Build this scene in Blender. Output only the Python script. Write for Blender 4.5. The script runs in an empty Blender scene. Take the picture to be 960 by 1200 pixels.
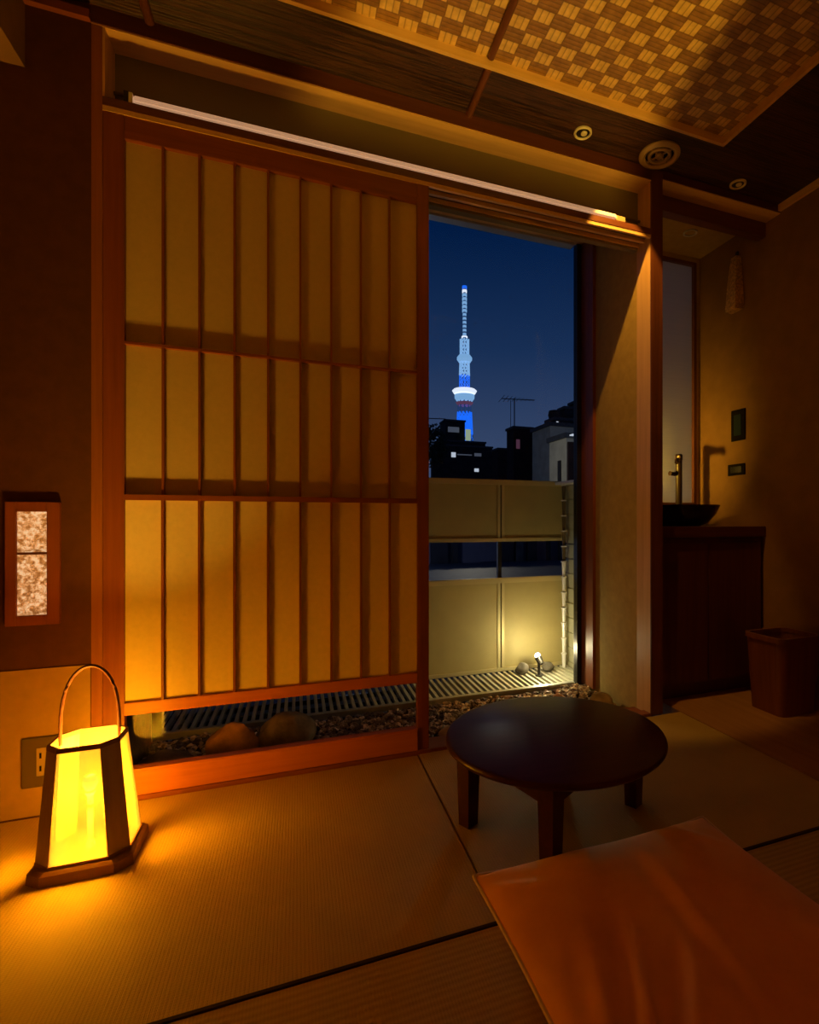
import bpy, bmesh, math, random
from mathutils import Vector, Matrix
random.seed(7)
C = bpy.context.scene.collection
S = bpy.context.scene
R = math.radians

# ------------------------------------------------------------------ camera
CAMX, CAMY, CAMZ = 0.0, -1.99, 0.87
YAW = math.atan(250/628.)
cd = bpy.data.cameras.new('camera'); cam = bpy.data.objects.new('camera', cd); C.objects.link(cam)
cam.location = (CAMX, CAMY, CAMZ); cam.rotation_euler = (R(90), 0, -YAW)
cd.sensor_fit = 'VERTICAL'; cd.sensor_height = 24; cd.lens = 628/1200.*24
cd.shift_x = -120/1200.; cd.shift_y = 10/1200.; cd.clip_start = .02; cd.clip_end = 6000
S.camera = cam
S.view_settings.view_transform = 'Standard'; S.view_settings.look = 'None'
S.view_settings.exposure = 0.0; S.view_settings.gamma = 1.0; S.view_settings.use_curve_mapping = False

# ------------------------------------------------------------------ sky
w = bpy.data.worlds.new('night_sky'); S.world = w; w.use_nodes = True
nt = w.node_tree; nt.nodes.clear()
tc = nt.nodes.new('ShaderNodeTexCoord'); sp = nt.nodes.new('ShaderNodeSeparateXYZ')
cr = nt.nodes.new('ShaderNodeValToRGB'); bg = nt.nodes.new('ShaderNodeBackground'); wo = nt.nodes.new('ShaderNodeOutputWorld')
nt.links.new(tc.outputs['Generated'], sp.inputs[0]); nt.links.new(sp.outputs['Z'], cr.inputs[0])
nt.links.new(cr.outputs[0], bg.inputs[0]); nt.links.new(bg.outputs[0], wo.inputs[0])
e = cr.color_ramp.elements
e[0].position = 0.0; e[0].color = (.050, .075, .150, 1)
e[1].position = 0.95; e[1].color = (.0004, .004, .028, 1)
for p, c in ((.13, (.034, .058, .130, 1)), (.30, (.009, .028, .088, 1)), (.48, (.0004, .010, .050, 1))):
    k = e.new(p); k.color = c
bg.inputs[1].default_value = 1.0

# ------------------------------------------------------------------ lights
def light(name, kind, loc, energy, col, size=.03, rot=None, spot=None, blend=.3):
    d = bpy.data.lights.new(name, kind); d.energy = energy; d.color = col
    if kind in ('POINT', 'SPOT'): d.shadow_soft_size = size
    if kind == 'SPOT': d.spot_size = R(spot); d.spot_blend = blend
    if kind == 'AREA': d.size = size
    o = bpy.data.objects.new(name, d); C.objects.link(o); o.location = loc
    if rot: o.rotation_euler = rot
    return o
def aim(a, b): return (Vector(b)-Vector(a)).to_track_quat('-Z', 'Y').to_euler()
WARM = (1, .45, .035)
light('unseen_room_fill', 'POINT', (0.95, -2.9, .9), 11, (1, .46, .035), .08)  # added warm fill behind the viewer, no lamp seen there
light('uplight_bulb', 'POINT', (1.02, -2.27, .30), 190, (1, .58, .06), .004)  # unseen source added behind the viewer for the lit ceiling wedge
light('unseen_left_fill', 'POINT', (-.85, -2.9, 1.3), .2, WARM, .12)  # weak unseen fill from the rear left, no real lamp
light('downlight_bulb', 'SPOT', (1.20, -.20, 2.425), 30, (1, .50, .07), .008, aim((1.20, -.20, 2.425), (1.50, .36, 1.0)), 52, .3)
light('alcove_fill', 'POINT', (1.62, .46, 1.75), .55, (1, .55, .06), .03)  # small fill added out of sight to lift the alcove ceiling
light('pane_backlight', 'POINT', (1.95, 1.15, .75), 2.2, (1, .93, .85), .1)  # added backlight that brightens the frosted alcove pane
light('alcove_side_spot', 'SPOT', (1.60, .50, 1.12), 19, (1, .58, .05), .02, aim((1.60, .50, 1.12), (2.20, .72, 1.30)), 110, 1)  # spot added, hidden by the partition, to light the alcove wall
light('town_fill', 'POINT', (5.5, 15.5, 3.0), 170, (1, .93, .75), .2)  # added point light brightening the pale building walls outside
light('neighbour_fill', 'POINT', (.9, 6.8, .3), 45, (.55, .65, 1), .3)  # unseen bluish fill added for the house behind the parapet slot

# ------------------------------------------------------------------ materials
def nm(name):
    m = bpy.data.materials.new(name); m.use_nodes = True
    n = m.node_tree; b = n.nodes['Principled BSDF']
    return m, n, b
def mapped(n, scale, rot=(0,0,0)):
    t = n.nodes.new('ShaderNodeTexCoord'); mp = n.nodes.new('ShaderNodeMapping')
    mp.inputs['Scale'].default_value = scale; mp.inputs['Rotation'].default_value = rot
    n.links.new(t.outputs['Object'], mp.inputs['Vector']); return mp.outputs[0]
def ramp(n, src, stops):
    r = n.nodes.new('ShaderNodeValToRGB'); el = r.color_ramp.elements
    el[0].position, el[0].color = stops[0][0], (*stops[0][1], 1)
    el[1].position, el[1].color = stops[-1][0], (*stops[-1][1], 1)
    for p, c in stops[1:-1]:
        k = el.new(p); k.color = (*c, 1)
    n.links.new(src, r.inputs[0]); return r.outputs[0]
def bump(n, b, src, dist, strength=1):
    bp = n.nodes.new('ShaderNodeBump'); bp.inputs['Distance'].default_value = dist; bp.inputs['Strength'].default_value = strength
    n.links.new(src, bp.inputs['Height']); n.links.new(bp.outputs[0], b.inputs['Normal'])
def noise(n, vec, scale, detail=4, rough=.6):
    t = n.nodes.new('ShaderNodeTexNoise'); t.inputs['Scale'].default_value = scale
    t.inputs['Detail'].default_value = detail; t.inputs['Roughness'].default_value = rough
    n.links.new(vec, t.inputs['Vector']); return t.outputs[0]
def wood(name, c1, c2, axis, rough=.45, fine=28, spec=.4):
    m, n, b = nm(name)
    sc = [fine, fine, fine]; sc[axis] = fine*.05
    f = noise(n, mapped(n, sc), 1.6, 6, .65)
    n.links.new(ramp(n, f, [(.3, c1), (.5, tuple((x+y)/2 for x, y in zip(c1, c2))), (.72, c2)]), b.inputs['Base Color'])
    b.inputs['Roughness'].default_value = rough; b.inputs['Specular IOR Level'].default_value = spec
    bump(n, b, f, .0006, .5)
    return m
def plain(name, col, rough=.6, metal=0, spec=.4, nscale=None, var=.2, bd=.0):
    m, n, b = nm(name)
    b.inputs['Roughness'].default_value = rough; b.inputs['Metallic'].default_value = metal; b.inputs['Specular IOR Level'].default_value = spec
    if nscale:
        f = noise(n, mapped(n, (1,1,1)), nscale, 5)
        n.links.new(ramp(n, f, [(.3, tuple(x*(1-var) for x in col)), (.7, tuple(min(1, x*(1+var)) for x in col))]), b.inputs['Base Color'])
        if bd: bump(n, b, f, bd)
    else: b.inputs['Base Color'].default_value = (*col, 1)
    return m
def glow(name, col, strength, base=(.5,.5,.5)):
    m, n, b = nm(name); b.inputs['Base Color'].default_value = (*base, 1)
    b.inputs['Emission Color'].default_value = (*col, 1); b.inputs['Emission Strength'].default_value = strength; b.inputs['Roughness'].default_value = .6
    return m

HN1, HN2 = (.50, .20, .055), (.66, .30, .10)      # reddish cedar
M = {}
for ax, t in ((0, 'x'), (1, 'y'), (2, 'z')):
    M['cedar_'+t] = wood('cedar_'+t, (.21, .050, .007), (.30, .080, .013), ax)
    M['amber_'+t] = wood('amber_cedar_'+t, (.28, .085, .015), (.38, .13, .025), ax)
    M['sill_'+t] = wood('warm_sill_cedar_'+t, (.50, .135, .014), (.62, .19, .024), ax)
    M['hinoki_'+t] = wood('hinoki_'+t, (.66, .38, .13), (.80, .50, .20), ax)
    M['dark_'+t] = wood('dark_wood_'+t, (.10, .030, .014), (.18, .06, .026), ax, .35)
    M['vanity_'+t] = wood('vanity_wood_'+t, (.075, .018, .008), (.12, .032, .012), ax, .4)
M['lacquer'] = wood('dark_red_lacquer', (.050, .010, .005), (.080, .017, .008), 0, .30, 20, .25)
M['floor_wood'] = wood('floor_boards', (.36, .17, .06), (.48, .25, .10), 1, .35, 18)
M['bin_wood'] = wood('bin_veneer', (.15, .045, .012), (.22, .07, .02), 2, .4)
M['lantern_wood'] = wood('lantern_wood', (.32, .21, .08), (.44, .30, .12), 2, .55)
M['base_wood'] = wood('lantern_base_wood', (.20, .085, .04), (.30, .14, .07), 0, .5)
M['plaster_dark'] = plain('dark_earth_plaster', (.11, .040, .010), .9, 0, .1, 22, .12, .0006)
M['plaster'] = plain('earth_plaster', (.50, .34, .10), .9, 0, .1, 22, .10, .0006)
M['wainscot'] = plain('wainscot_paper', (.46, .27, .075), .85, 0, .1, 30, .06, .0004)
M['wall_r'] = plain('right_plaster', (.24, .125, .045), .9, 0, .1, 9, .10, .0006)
M['blind'] = plain('olive_blind_cloth', (.22, .17, .08), .85, 0, .1, 300, .06)
M['paper'] = plain('pale_shoji_paper', (.84, .66, .34), .85, 0, .15, 60, .04)  # lower panes, paler than the upper ones
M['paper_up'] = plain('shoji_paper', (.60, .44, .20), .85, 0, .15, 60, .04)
M['alu'] = plain('pale_aluminium', (.62, .60, .55), .35, .7, .5)
M['white_metal'] = plain('white_metal', (.85, .82, .76), .3, .1, .5)
M['dark_metal'] = plain('dark_bronze_metal', (.035, .03, .026), .4, .6, .5)
M['black'] = plain('black_ceramic', (.012, .010, .010), .18, 0, .5)
M['chrome'] = plain('faucet_bronze', (.030, .015, .010), .35, 0, .35)
M['plate'] = plain('brown_plate', (.13, .085, .035), .5, 0, .3)
M['plate_dark'] = plain('dark_socket', (.010, .007, .005), .9, 0, .05)
M['switch_blue'] = plain('switch_face', (.018, .028, .036), .8, 0, .05)
M['ring'] = plain('ring_enamel', (.75, .68, .55), .35, .1, .5)
M['tan_metal'] = plain('tan_fixture', (.50, .36, .18), .4, .2, .5)
M['rock_balcony'] = plain('dark_rock', (.09, .075, .05), .8, 0, .3, 18, .4, .004)
M['rock'] = plain('brown_rock', (.52, .24, .08), .8, 0, .3, 14, .5, .004)
M['rock_grey'] = plain('grey_rock', (.28, .19, .10), .8, 0, .3, 18, .4, .004)
M['rock_tan'] = plain('tan_rock', (.45, .28, .12), .8, 0, .3, 20, .3, .003)
M['soil'] = plain('dark_soil', (.05, .032, .018), .95, 0, .1, 40, .5, .003)
M['parapet'] = plain('parapet_panel', (.44, .36, .14), .55, .1, .3, 8, .05)
M['parapet_rail'] = plain('parapet_rail', (.56, .47, .22), .45, .3, .3)
M['grate'] = plain('grating_metal', (.70, .66, .52), .4, .4, .5)
M['pit'] = plain('pit_dark', (.02, .018, .014), .9)
M['concrete'] = plain('concrete_wall', (.38, .37, .31), .9, 0, .1, 2, .15)
M['dark_bld'] = plain('dark_facade', (.018, .018, .024), .8, 0, .2, 1.5, .5)
M['brown_bld'] = plain('brown_facade', (.030, .016, .016), .8, 0, .2, 1.5, .4)
M['grey_bld'] = plain('bluegrey_facade', (.09, .09, .13), .8, 0, .2, 1, .2)
M['asphalt'] = plain('asphalt', (.03, .03, .035), .9, 0, .1, .3, .3)
M['roof'] = plain('slate_roof', (.035, .04, .05), .6, 0, .3, 6, .4)
M['leaf'] = plain('night_foliage', (.02, .03, .02), .8, 0, .2, 6, .5)

def tatami(name, along_x):
    m, n, b = nm(name)
    t = n.nodes.new('ShaderNodeTexCoord'); s = n.nodes.new('ShaderNodeSeparateXYZ'); n.links.new(t.outputs['Object'], s.inputs[0])
    def mth(op, a, v=None, c=None):
        k = n.nodes.new('ShaderNodeMath'); k.operation = op
        n.links.new(a, k.inputs[0])
        if v is not None:
            if isinstance(v, (int, float)): k.inputs[1].default_value = v
            else: n.links.new(v, k.inputs[1])
        return k.outputs[0]
    a, c = ('Y', 'X') if along_x else ('X', 'Y')
    rib = mth('SINE', mth('MULTIPLY', s.outputs[a], 2*math.pi/(.016 if along_x else .0075)))
    weave = mth('SINE', mth('MULTIPLY', s.outputs[c], 2*math.pi/.006))
    sc = (14, 700, 1) if along_x else (700, 14, 1)
    f = noise(n, mapped(n, sc), 1, 3)
    h = mth('ADD', mth('MULTIPLY', rib, .55 if along_x else .22), mth('MULTIPLY', weave, .22)); h = mth('ADD', h, mth('MULTIPLY', f, 1.4))
    big = noise(n, mapped(n, (3, 3, 3)), 1, 3)
    mx = mth('ADD', mth('MULTIPLY', h, .22), mth('MULTIPLY', big, .5))
    n.links.new(ramp(n, mx, [(.15, (.40, .26, .060)), (.65, (.60, .40, .10))]), b.inputs['Base Color'])
    b.inputs['Roughness'].default_value = .62; b.inputs['Specular IOR Level'].default_value = .3
    bump(n, b, h, .0011, .9)
    return m
M['tatami'] = tatami('rush_weave_fine', False)
M['tatami_x'] = tatami('rush_weave_ribbed', True)

def ajiro():
    m, n, b = nm('woven_bamboo_checks')
    t = n.nodes.new('ShaderNodeTexCoord'); s = n.nodes.new('ShaderNodeSeparateXYZ'); n.links.new(t.outputs['Object'], s.inputs[0])
    def mth(op, a, v=None):
        k = n.nodes.new('ShaderNodeMath'); k.operation = op; n.links.new(a, k.inputs[0])
        if v is not None:
            if isinstance(v, (int, float)): k.inputs[1].default_value = v
            else: n.links.new(v, k.inputs[1])
        return k.outputs[0]
    A, B = .0655, .0467
    u = mth('DIVIDE', mth('ADD', s.outputs['X'], 10*A*2-1.244+A/2), A)
    v = mth('DIVIDE', mth('ADD', s.outputs['Y'], 60*B*2+.547+B/2), B)
    chk = mth('MODULO', mth('ADD', mth('FLOOR', u), mth('FLOOR', v)), 2.0)          # 0 light 1 dark
    chk = mth('GREATER_THAN', chk, .5)
    stripx = mth('ABSOLUTE', mth('SINE', mth('MULTIPLY', u, math.pi*3)))
    stripy = mth('ABSOLUTE', mth('SINE', mth('MULTIPLY', v, math.pi*3)))
    mix = n.nodes.new('ShaderNodeMix'); n.links.new(chk, mix.inputs[0]); n.links.new(stripx, mix.inputs[2]); n.links.new(stripy, mix.inputs[3])
    f = noise(n, mapped(n, (30, 30, 30)), 1, 4)
    mc = n.nodes.new('ShaderNodeMix'); mc.data_type = 'RGBA'
    fu = mth('ABSOLUTE', mth('SUBTRACT', mth('FRACT', u), .5)); fv = mth('ABSOLUTE', mth('SUBTRACT', mth('FRACT', v), .5))
    edge = mth('GREATER_THAN', mth('MAXIMUM', fu, fv), .44)
    dark = mth('MAXIMUM', chk, edge)
    n.links.new(dark, mc.inputs[0])
    n.links.new(ramp(n, f, [(.3, (.56, .34, .11)), (.7, (.82, .54, .20))]), mc.inputs[6])
    n.links.new(ramp(n, f, [(.3, (.22, .10, .03)), (.7, (.40, .20, .06))]), mc.inputs[7])
    md = n.nodes.new('ShaderNodeMix'); md.data_type = 'RGBA'; md.blend_type = 'MULTIPLY'; md.inputs[0].default_value = 1
    n.links.new(mc.outputs[2], md.inputs[6])
    n.links.new(ramp(n, mix.outputs[0], [(.0, (.45, .42, .4)), (.45, (1, 1, 1))]), md.inputs[7])
    n.links.new(md.outputs[2], b.inputs['Base Color'])
    b.inputs['Roughness'].default_value = .38; b.inputs['Specular IOR Level'].default_value = .8; b.inputs['Anisotropic'].default_value = .85
    cx = n.nodes.new('ShaderNodeCombineXYZ'); n.links.new(chk, cx.inputs[0]); inv = n.nodes.new('ShaderNodeMath'); inv.operation = 'SUBTRACT'; inv.inputs[0].default_value = 1; n.links.new(chk, inv.inputs[1]); n.links.new(inv.outputs[0], cx.inputs[1])
    n.links.new(cx.outputs[0], b.inputs['Tangent'])
    bump(n, b, mix.outputs[0], .0015, .6)
    return m
M['ajiro'] = ajiro()
def reed():
    m, n, b = nm('dark_smoked_reed')
    f = noise(n, mapped(n, (3, 160, 3)), 1, 4)
    f2 = noise(n, mapped(n, (1.2, 30, 1)), 1, 3)
    ad = n.nodes.new('ShaderNodeMath'); n.links.new(f, ad.inputs[0]); n.links.new(f2, ad.inputs[1])
    n.links.new(ramp(n, ad.outputs[0], [(.75, (.009, .003, .002)), (1.0, (.026, .009, .005)), (1.22, (.10, .038, .018))]), b.inputs['Base Color'])
    b.inputs['Roughness'].default_value = .45
    bump(n, b, f, .004, 1)
    return m
M['reed'] = reed()
def glass(name, tint=(1,1,1), refl=.5):
    m = bpy.data.materials.new(name); m.use_nodes = True; n = m.node_tree; n.nodes.clear()
    o = n.nodes.new('ShaderNodeOutputMaterial'); t = n.nodes.new('ShaderNodeBsdfTransparent'); g = n.nodes.new('ShaderNodeBsdfGlossy')
    t.inputs[0].default_value = (*tint, 1); g.inputs['Roughness'].default_value = .01
    fr = n.nodes.new('ShaderNodeFresnel'); fr.inputs[0].default_value = 1.45
    mu = n.nodes.new('ShaderNodeMath'); mu.operation = 'MULTIPLY'; mu.inputs[1].default_value = refl; n.links.new(fr.outputs[0], mu.inputs[0])
    mx = n.nodes.new('ShaderNodeMixShader'); n.links.new(mu.outputs[0], mx.inputs[0]); n.links.new(t.outputs[0], mx.inputs[1]); n.links.new(g.outputs[0], mx.inputs[2])
    n.links.new(mx.outputs[0], o.inputs[0]); return m
M['glass'] = glass('clear_glass', refl=.12)
def frosted():
    m, n, b = nm('frosted_pane')
    f = noise(n, mapped(n, (4, 4, 300)), 1, 3)
    n.links.new(ramp(n, f, [(.3, (.55, .54, .55)), (.7, (.68, .66, .64))]), b.inputs['Base Color'])
    b.inputs['Roughness'].default_value = .35
    tl = n.nodes.new('ShaderNodeBsdfTranslucent'); tl.inputs[0].default_value = (.8, .78, .75, 1); mx = n.nodes.new('ShaderNodeMixShader'); mx.inputs[0].default_value = .5
    o = n.nodes['Material Output']; n.links.new(b.outputs[0], mx.inputs[1]); n.links.new(tl.outputs[0], mx.inputs[2]); n.links.new(mx.outputs[0], o.inputs[0])
    return m
M['frost'] = frosted()
def lamp_paper(name, strength):
    m, n, b = nm(name)
    f = noise(n, mapped(n, (9, 9, 5)), 1, 3)
    n.links.new(ramp(n, f, [(.3, (1.0, .42, .025)), (.7, (1.0, .52, .06))]), b.inputs['Emission Color'])
    b.inputs['Base Color'].default_value = (.22, .12, .035, 1); b.inputs['Emission Strength'].default_value = strength; b.inputs['Roughness'].default_value = .8
    tr = n.nodes.new('ShaderNodeBsdfTransparent'); tr.inputs[0].default_value = (.95, .84, .40, 1); mx = n.nodes.new('ShaderNodeMixShader'); mx.inputs[0].default_value = .36
    o = n.nodes['Material Output']; n.links.new(b.outputs[0], mx.inputs[1]); n.links.new(tr.outputs[0], mx.inputs[2]); n.links.new(mx.outputs[0], o.inputs[0])
    return m
M['lamp_paper'] = lamp_paper('lit_lantern_paper', .75)
M['lamp_floor'] = glow('lantern_bulb_glow', (1, .62, .22), 5)
def textured_glow():
    m, n, b = nm('lit_crinkled_glass')
    v = mapped(n, (1, 1, 1)); f = noise(n, v, 95, 3, .6)
    n.links.new(ramp(n, f, [(.38, (.28, .09, .02)), (.5, (.70, .30, .10)), (.62, (1, .62, .32))]), b.inputs['Emission Color'])
    b.inputs['Emission Strength'].default_value = .8; b.inputs['Base Color'].default_value = (.3, .2, .12, 1); bump(n, b, f, .003)
    return m
M['crinkle'] = textured_glow()
def cushion_cloth():
    m, n, b = nm('orange_cotton')
    f = noise(n, mapped(n, (1, 1, 1)), 7, 5)
    n.links.new(ramp(n, f, [(.3, (.78, .29, .036)), (.7, (.90, .37, .055))]), b.inputs['Base Color'])
    b.inputs['Roughness'].default_value = .7; b.inputs['Sheen Weight'].default_value = .25
    g = noise(n, mapped(n, (1, 1, 1)), 900, 2); bump(n, b, g, .0004, .5)
    return m
M['cushion'] = cushion_cloth()
M['piping'] = plain('cream_piping', (.80, .58, .32), .7)
M['border'] = plain('dark_mat_edge', (.030, .010, .006), .9)
def gravelmat():
    m, n, b = nm('mixed_gravel')
    oi = n.nodes.new('ShaderNodeTexVoronoi'); oi.inputs['Scale'].default_value = 45; n.links.new(mapped(n, (1,1,1)), oi.inputs['Vector'])
    s = n.nodes.new('ShaderNodeSeparateColor'); n.links.new(oi.outputs['Color'], s.inputs[0])
    n.links.new(ramp(n, s.outputs[0], [(0, (.08, .05, .03)), (.45, (.26, .16, .09)), (.75, (.55, .36, .20)), (1, (.90, .70, .48))]), b.inputs['Base Color'])
    b.inputs['Roughness'].default_value = .6; return m
M['gravel'] = gravelmat()
def grooved():
    m, n, b = nm('block_wall')
    b.inputs['Base Color'].default_value = (.42, .40, .26, 1); b.inputs['Roughness'].default_value = .8
    return m
M['block'] = grooved()

# ------------------------------------------------------------------ mesh helpers
class MB:
    def __init__(s): s.bm = bmesh.new()
    def box(s, x0, x1, y0, y1, z0, z1, bev=0, mat=None):
        t = bmesh.new(); bmesh.ops.create_cube(t, size=1)
        for v in t.verts: v.co = Vector(((x0+x1)/2+v.co.x*(x1-x0), (y0+y1)/2+v.co.y*(y1-y0), (z0+z1)/2+v.co.z*(z1-z0)))
        if bev: bmesh.ops.bevel(t, geom=t.edges[:], offset=bev, segments=2, affect='EDGES', clamp_overlap=True)
        if mat: t.transform(mat)
        s.add(t); return s
    def add(s, t):
        me = bpy.data.meshes.new('tmp'); t.to_mesh(me); s.bm.from_mesh(me); bpy.data.meshes.remove(me); t.free(); return s
    def loft(s, rings, cap=True, close=True):
        vs = [[s.bm.verts.new(p) for p in r] for r in rings]; n = len(vs[0])
        for a, b in zip(vs, vs[1:]):
            for i in range(n if close else n-1):
                j = (i+1) % n; s.bm.faces.new((a[i], a[j], b[j], b[i]))
        if cap:
            s.bm.faces.new(list(reversed(vs[0]))); s.bm.faces.new(vs[-1])
        return s
    def lathe(s, cx, cy, prof, seg=48, cap=True):
        return s.loft([[(cx+r*math.cos(2*math.pi*i/seg), cy+r*math.sin(2*math.pi*i/seg), z) for i in range(seg)] for r, z in prof], cap)
    def tube(s, pts, r, seg=10, cap=True):
        pts = [Vector(p) for p in pts]; rings = []
        up = Vector((0, 0, 1))
        for i, p in enumerate(pts):
            d = (pts[min(i+1, len(pts)-1)]-pts[max(i-1, 0)]).normalized()
            a = d.cross(up if abs(d.z) < .95 else Vector((0, 1, 0))).normalized(); b = d.cross(a)
            if i and a.dot(pa) < 0 : a = -a; b = -b
            pa = a
            rr = r[i] if isinstance(r, (list, tuple)) else r
            rings.append([p+a*rr*math.cos(2*math.pi*k/seg)+b*rr*math.sin(2*math.pi*k/seg) for k in range(seg)])
        return s.loft(rings, cap)
    def build(s, name, mat, parent=None, smooth=False, loc=None, bevel=0):
        bmesh.ops.recalc_face_normals(s.bm, faces=s.bm.faces[:])
        me = bpy.data.meshes.new(name)
        org = Vector(parent['_o']) if parent is not None and '_o' in parent else (Vector(loc) if loc else Vector((0,0,0)))
        s.bm.to_mesh(me); s.bm.free()
        me.materials.append(mat)
        if smooth:
            for p in me.polygons: p.use_smooth = True
            me.set_sharp_from_angle(angle=R(40))
        o = bpy.data.objects.new(name, me); C.objects.link(o)
        if parent is not None: o.parent = parent; o.matrix_parent_inverse = Matrix.Translation(-org)
        return o
def thing(name, label, cat, loc=(0,0,0), group=None):
    o = bpy.data.objects.new(name, None); C.objects.link(o); o.location = loc; o['_o'] = loc
    o.empty_display_size = .05
    return tag(o, label, cat, group)
def tag(o, label, cat, group=None):
    o['label'] = label; o['category'] = cat
    if group: o['group'] = group
    return o
def struct(o): o['kind'] = 'structure'; return o
def B(*a, **k): return MB().box(*a, **k)

# ================================================================== structure
XL, XR, YB, ZC = -1.3, 2.235, -3.9, 2.44
struct(B(1.617, XR, YB, .58, -.06, 0).build('floor', M['floor_wood']))
struct(B(XL, 1.617, YB, 0.0, -.06, -.031).build('floor', M['pit']))
struct(B(XL-.1, XL, YB, .6, -.1, 2.7).build('wall_left', M['plaster']))
struct(B(XL-.1, XR+.1, YB-.1, YB, -.1, 2.7).build('wall_back', M['plaster']))
struct(B(XR, XR+.1, YB, .6, -.1, 2.7).build('wall_right', M['wall_r']))
struct(B(XL, -.587, 0, .1, -.06, 2.6).build('wall_front_left', M['plaster_dark']))
struct(B(-.62, -.56, .1, .64, -.06, 2.6).build('wall_garden_left', M['soil']))
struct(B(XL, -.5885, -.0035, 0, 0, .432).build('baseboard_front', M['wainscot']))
# partition beside the window bay
struct(B(1.46, 1.52, .108, .66, -.06, 2.6).build('wall_partition', M['plaster']))
struct(B(1.46, 1.52, .006, .108, 0, 2.44).build('trim_1', M['hinoki_z']))
struct(B(1.460, 1.522, -.002, .006, 0, 2.44, bev=.001).build('trim_14', M['dark_z']))
M['post_front'] = M['cedar_z']
# transom: soffit, reveal, back, beam
struct(B(-.587, 1.46, 0, .62, 2.384, 2.6).build('wall_front_top', M['hinoki_x']))
struct(B(-.562, 1.46, .1, .13, 2.12, 2.384).build('wall_transom', M['blind']))
struct(B(-.587, -.559, 0, .12, 0, 2.384, bev=.001).build('trim_2', M['amber_z']))
struct(B(-.5595, -.553, .002, .1, 2.17, 2.384).build('trim_3', M['hinoki_z']))
# head rail (kamoi) with grooves
kb = MB()
kb.box(-.559, 1.46, 0, .13, 2.146, 2.172)
struct(kb.build('trim_4', M['dark_x']))
kb = MB()
for a, b_ in ((.002, .014), (.046, .060), (.092, .13)): kb.box(-.559, 1.46, a, b_, 2.131, 2.146)
struct(kb.build('trim_19', M['hinoki_x']))
# alcove head
struct(B(1.52, XR, 0, .09, 2.402, 2.5).build('trim_5', M['hinoki_x']))
struct(B(1.52, XR, .09, .14, 2.33, 2.5).build('trim_6', M['dark_x']))
struct(B(1.52, XR, .14, .62, 2.437, 2.5).build('ceiling_alcove', M['plaster']))
# alcove back wall around window
ab = MB(); ab.box(1.52, XR, .58, .66, -.06, .955); ab.box(1.52, XR, .58, .66, 2.405, 2.6); ab.box(2.205, XR, .58, .66, .955, 2.405); ab.box(1.52, 1.60, .58, .66, .955, 2.405)
struct(ab.build('wall_alcove_back', M['plaster']))
w2 = struct(MB().box(1.60, 2.205, .57, .60, .955, .975).box(1.60, 2.205, .57, .60, 2.385, 2.405).box(2.185, 2.205, .57, .60, .975, 2.385).box(1.60, 1.62, .57, .60, .975, 2.385).build('window_2', M['dark_z']))
w2['_o'] = (0,0,0)
B(1.62, 2.185, .590, .596, .975, 2.385).build('window_pane', M['frost'], w2)
struct(B(2.12, 2.19, .60, .66, .955, 2.405).build('trim_12', M['concrete']))
bpy.data.objects.remove(bpy.data.objects['trim_12'])
struct(B(-.587, 1.46, -.004, 0, 2.388, 2.44).build('trim_20', M['vanity_x']))
struct(B(1.522, 2.235, -.004, 0, 2.406, 2.44).build('trim_21', M['vanity_x']))
# left beam
struct(B(-1.05, -.746, YB, -.001, 2.20, 2.44).build('trim_7', M['wall_r']))
struct(B(-.746, -.587, -.02, -.0005, 2.385, 2.41).build('trim_8', M['cedar_x']))
# ceiling: reed border, woven field, trims, battens
cm = MB()
cm.box(XL, XR, -.235, .62, ZC, 2.55); cm.box(1.651, XR, YB, -.235, ZC, 2.55); cm.box(XL, -1.15, YB, -.235, ZC, 2.55); cm.box(-1.15, 1.651, YB, -3.3, ZC, 2.55)
cm.box(XL, XR, YB, .62, 2.55, 2.62)
struct(cm.build('ceiling', M['reed']))
struct(B(-1.15, 1.651, -3.3, -.235, 2.462, 2.475).build('ceiling_woven', M['ajiro']))
tm = MB(); tm.box(-1.15, 1.651, -.249, -.235, 2.432, 2.462); tm.box(1.637, 1.651, -3.3, -.249, 2.432, 2.462)
struct(tm.build('trim_9', M['hinoki_x']))
struct(B(2.215, XR, YB, 0, 2.41, ZC).build('trim_10', M['hinoki_y']))
def batten(x, name):
    m = MB(); m.tube([(x, -.257, 2.458), (x, -1.4, 2.458), (x, -3.3, 2.458)], .013, 10)
    struct(m.build(name, M['dark_y'], smooth=True))
    m = MB(); m.tube([(x, 0, 2.438), (x, -.12, 2.438), (x, -.235, 2.438)], .014, 10)
    struct(m.build(name+'1', M['dark_y'], smooth=True))
batten(.612, 'trim_12'); batten(-.435, 'trim_13')

# window 1 and the garden bay
wf = MB(); WY = .60
wf.box(-.56, 1.40, WY, WY+.03, -.04, -.012); wf.box(-.56, 1.40, WY, WY+.05, 2.372, 2.42); wf.box(-.56, -.525, WY, WY+.04, -.012, 2.372)
w1 = struct(wf.build('window_1', M['alu'])); w1['_o'] = (0,0,0)
MB().box(1.415, 1.46, WY, WY+.04, -.03, 2.384).build('window_jamb', M['dark_metal'], w1)
B(-.525, 1.415, WY+.018, WY+.023, -.012, 2.372).build('window_pane', M['glass'], w1)
struct(B(1.442, 1.46, .478, .60, -.02, 2.384).build('trim_11', M['cedar_z']))
struct(B(-.56, 1.46, .0, WY, -.09, -.045).build('floor_garden', M['soil']))
struct(B(-.587, 1.46, -.003, .13, -.031, -.001).build('trim_16', M['cedar_x']))
struct(B(.46, 1.46, -.002, .05, -.001, .010, bev=.002).build('trim_17', M['cedar_x']))

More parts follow.
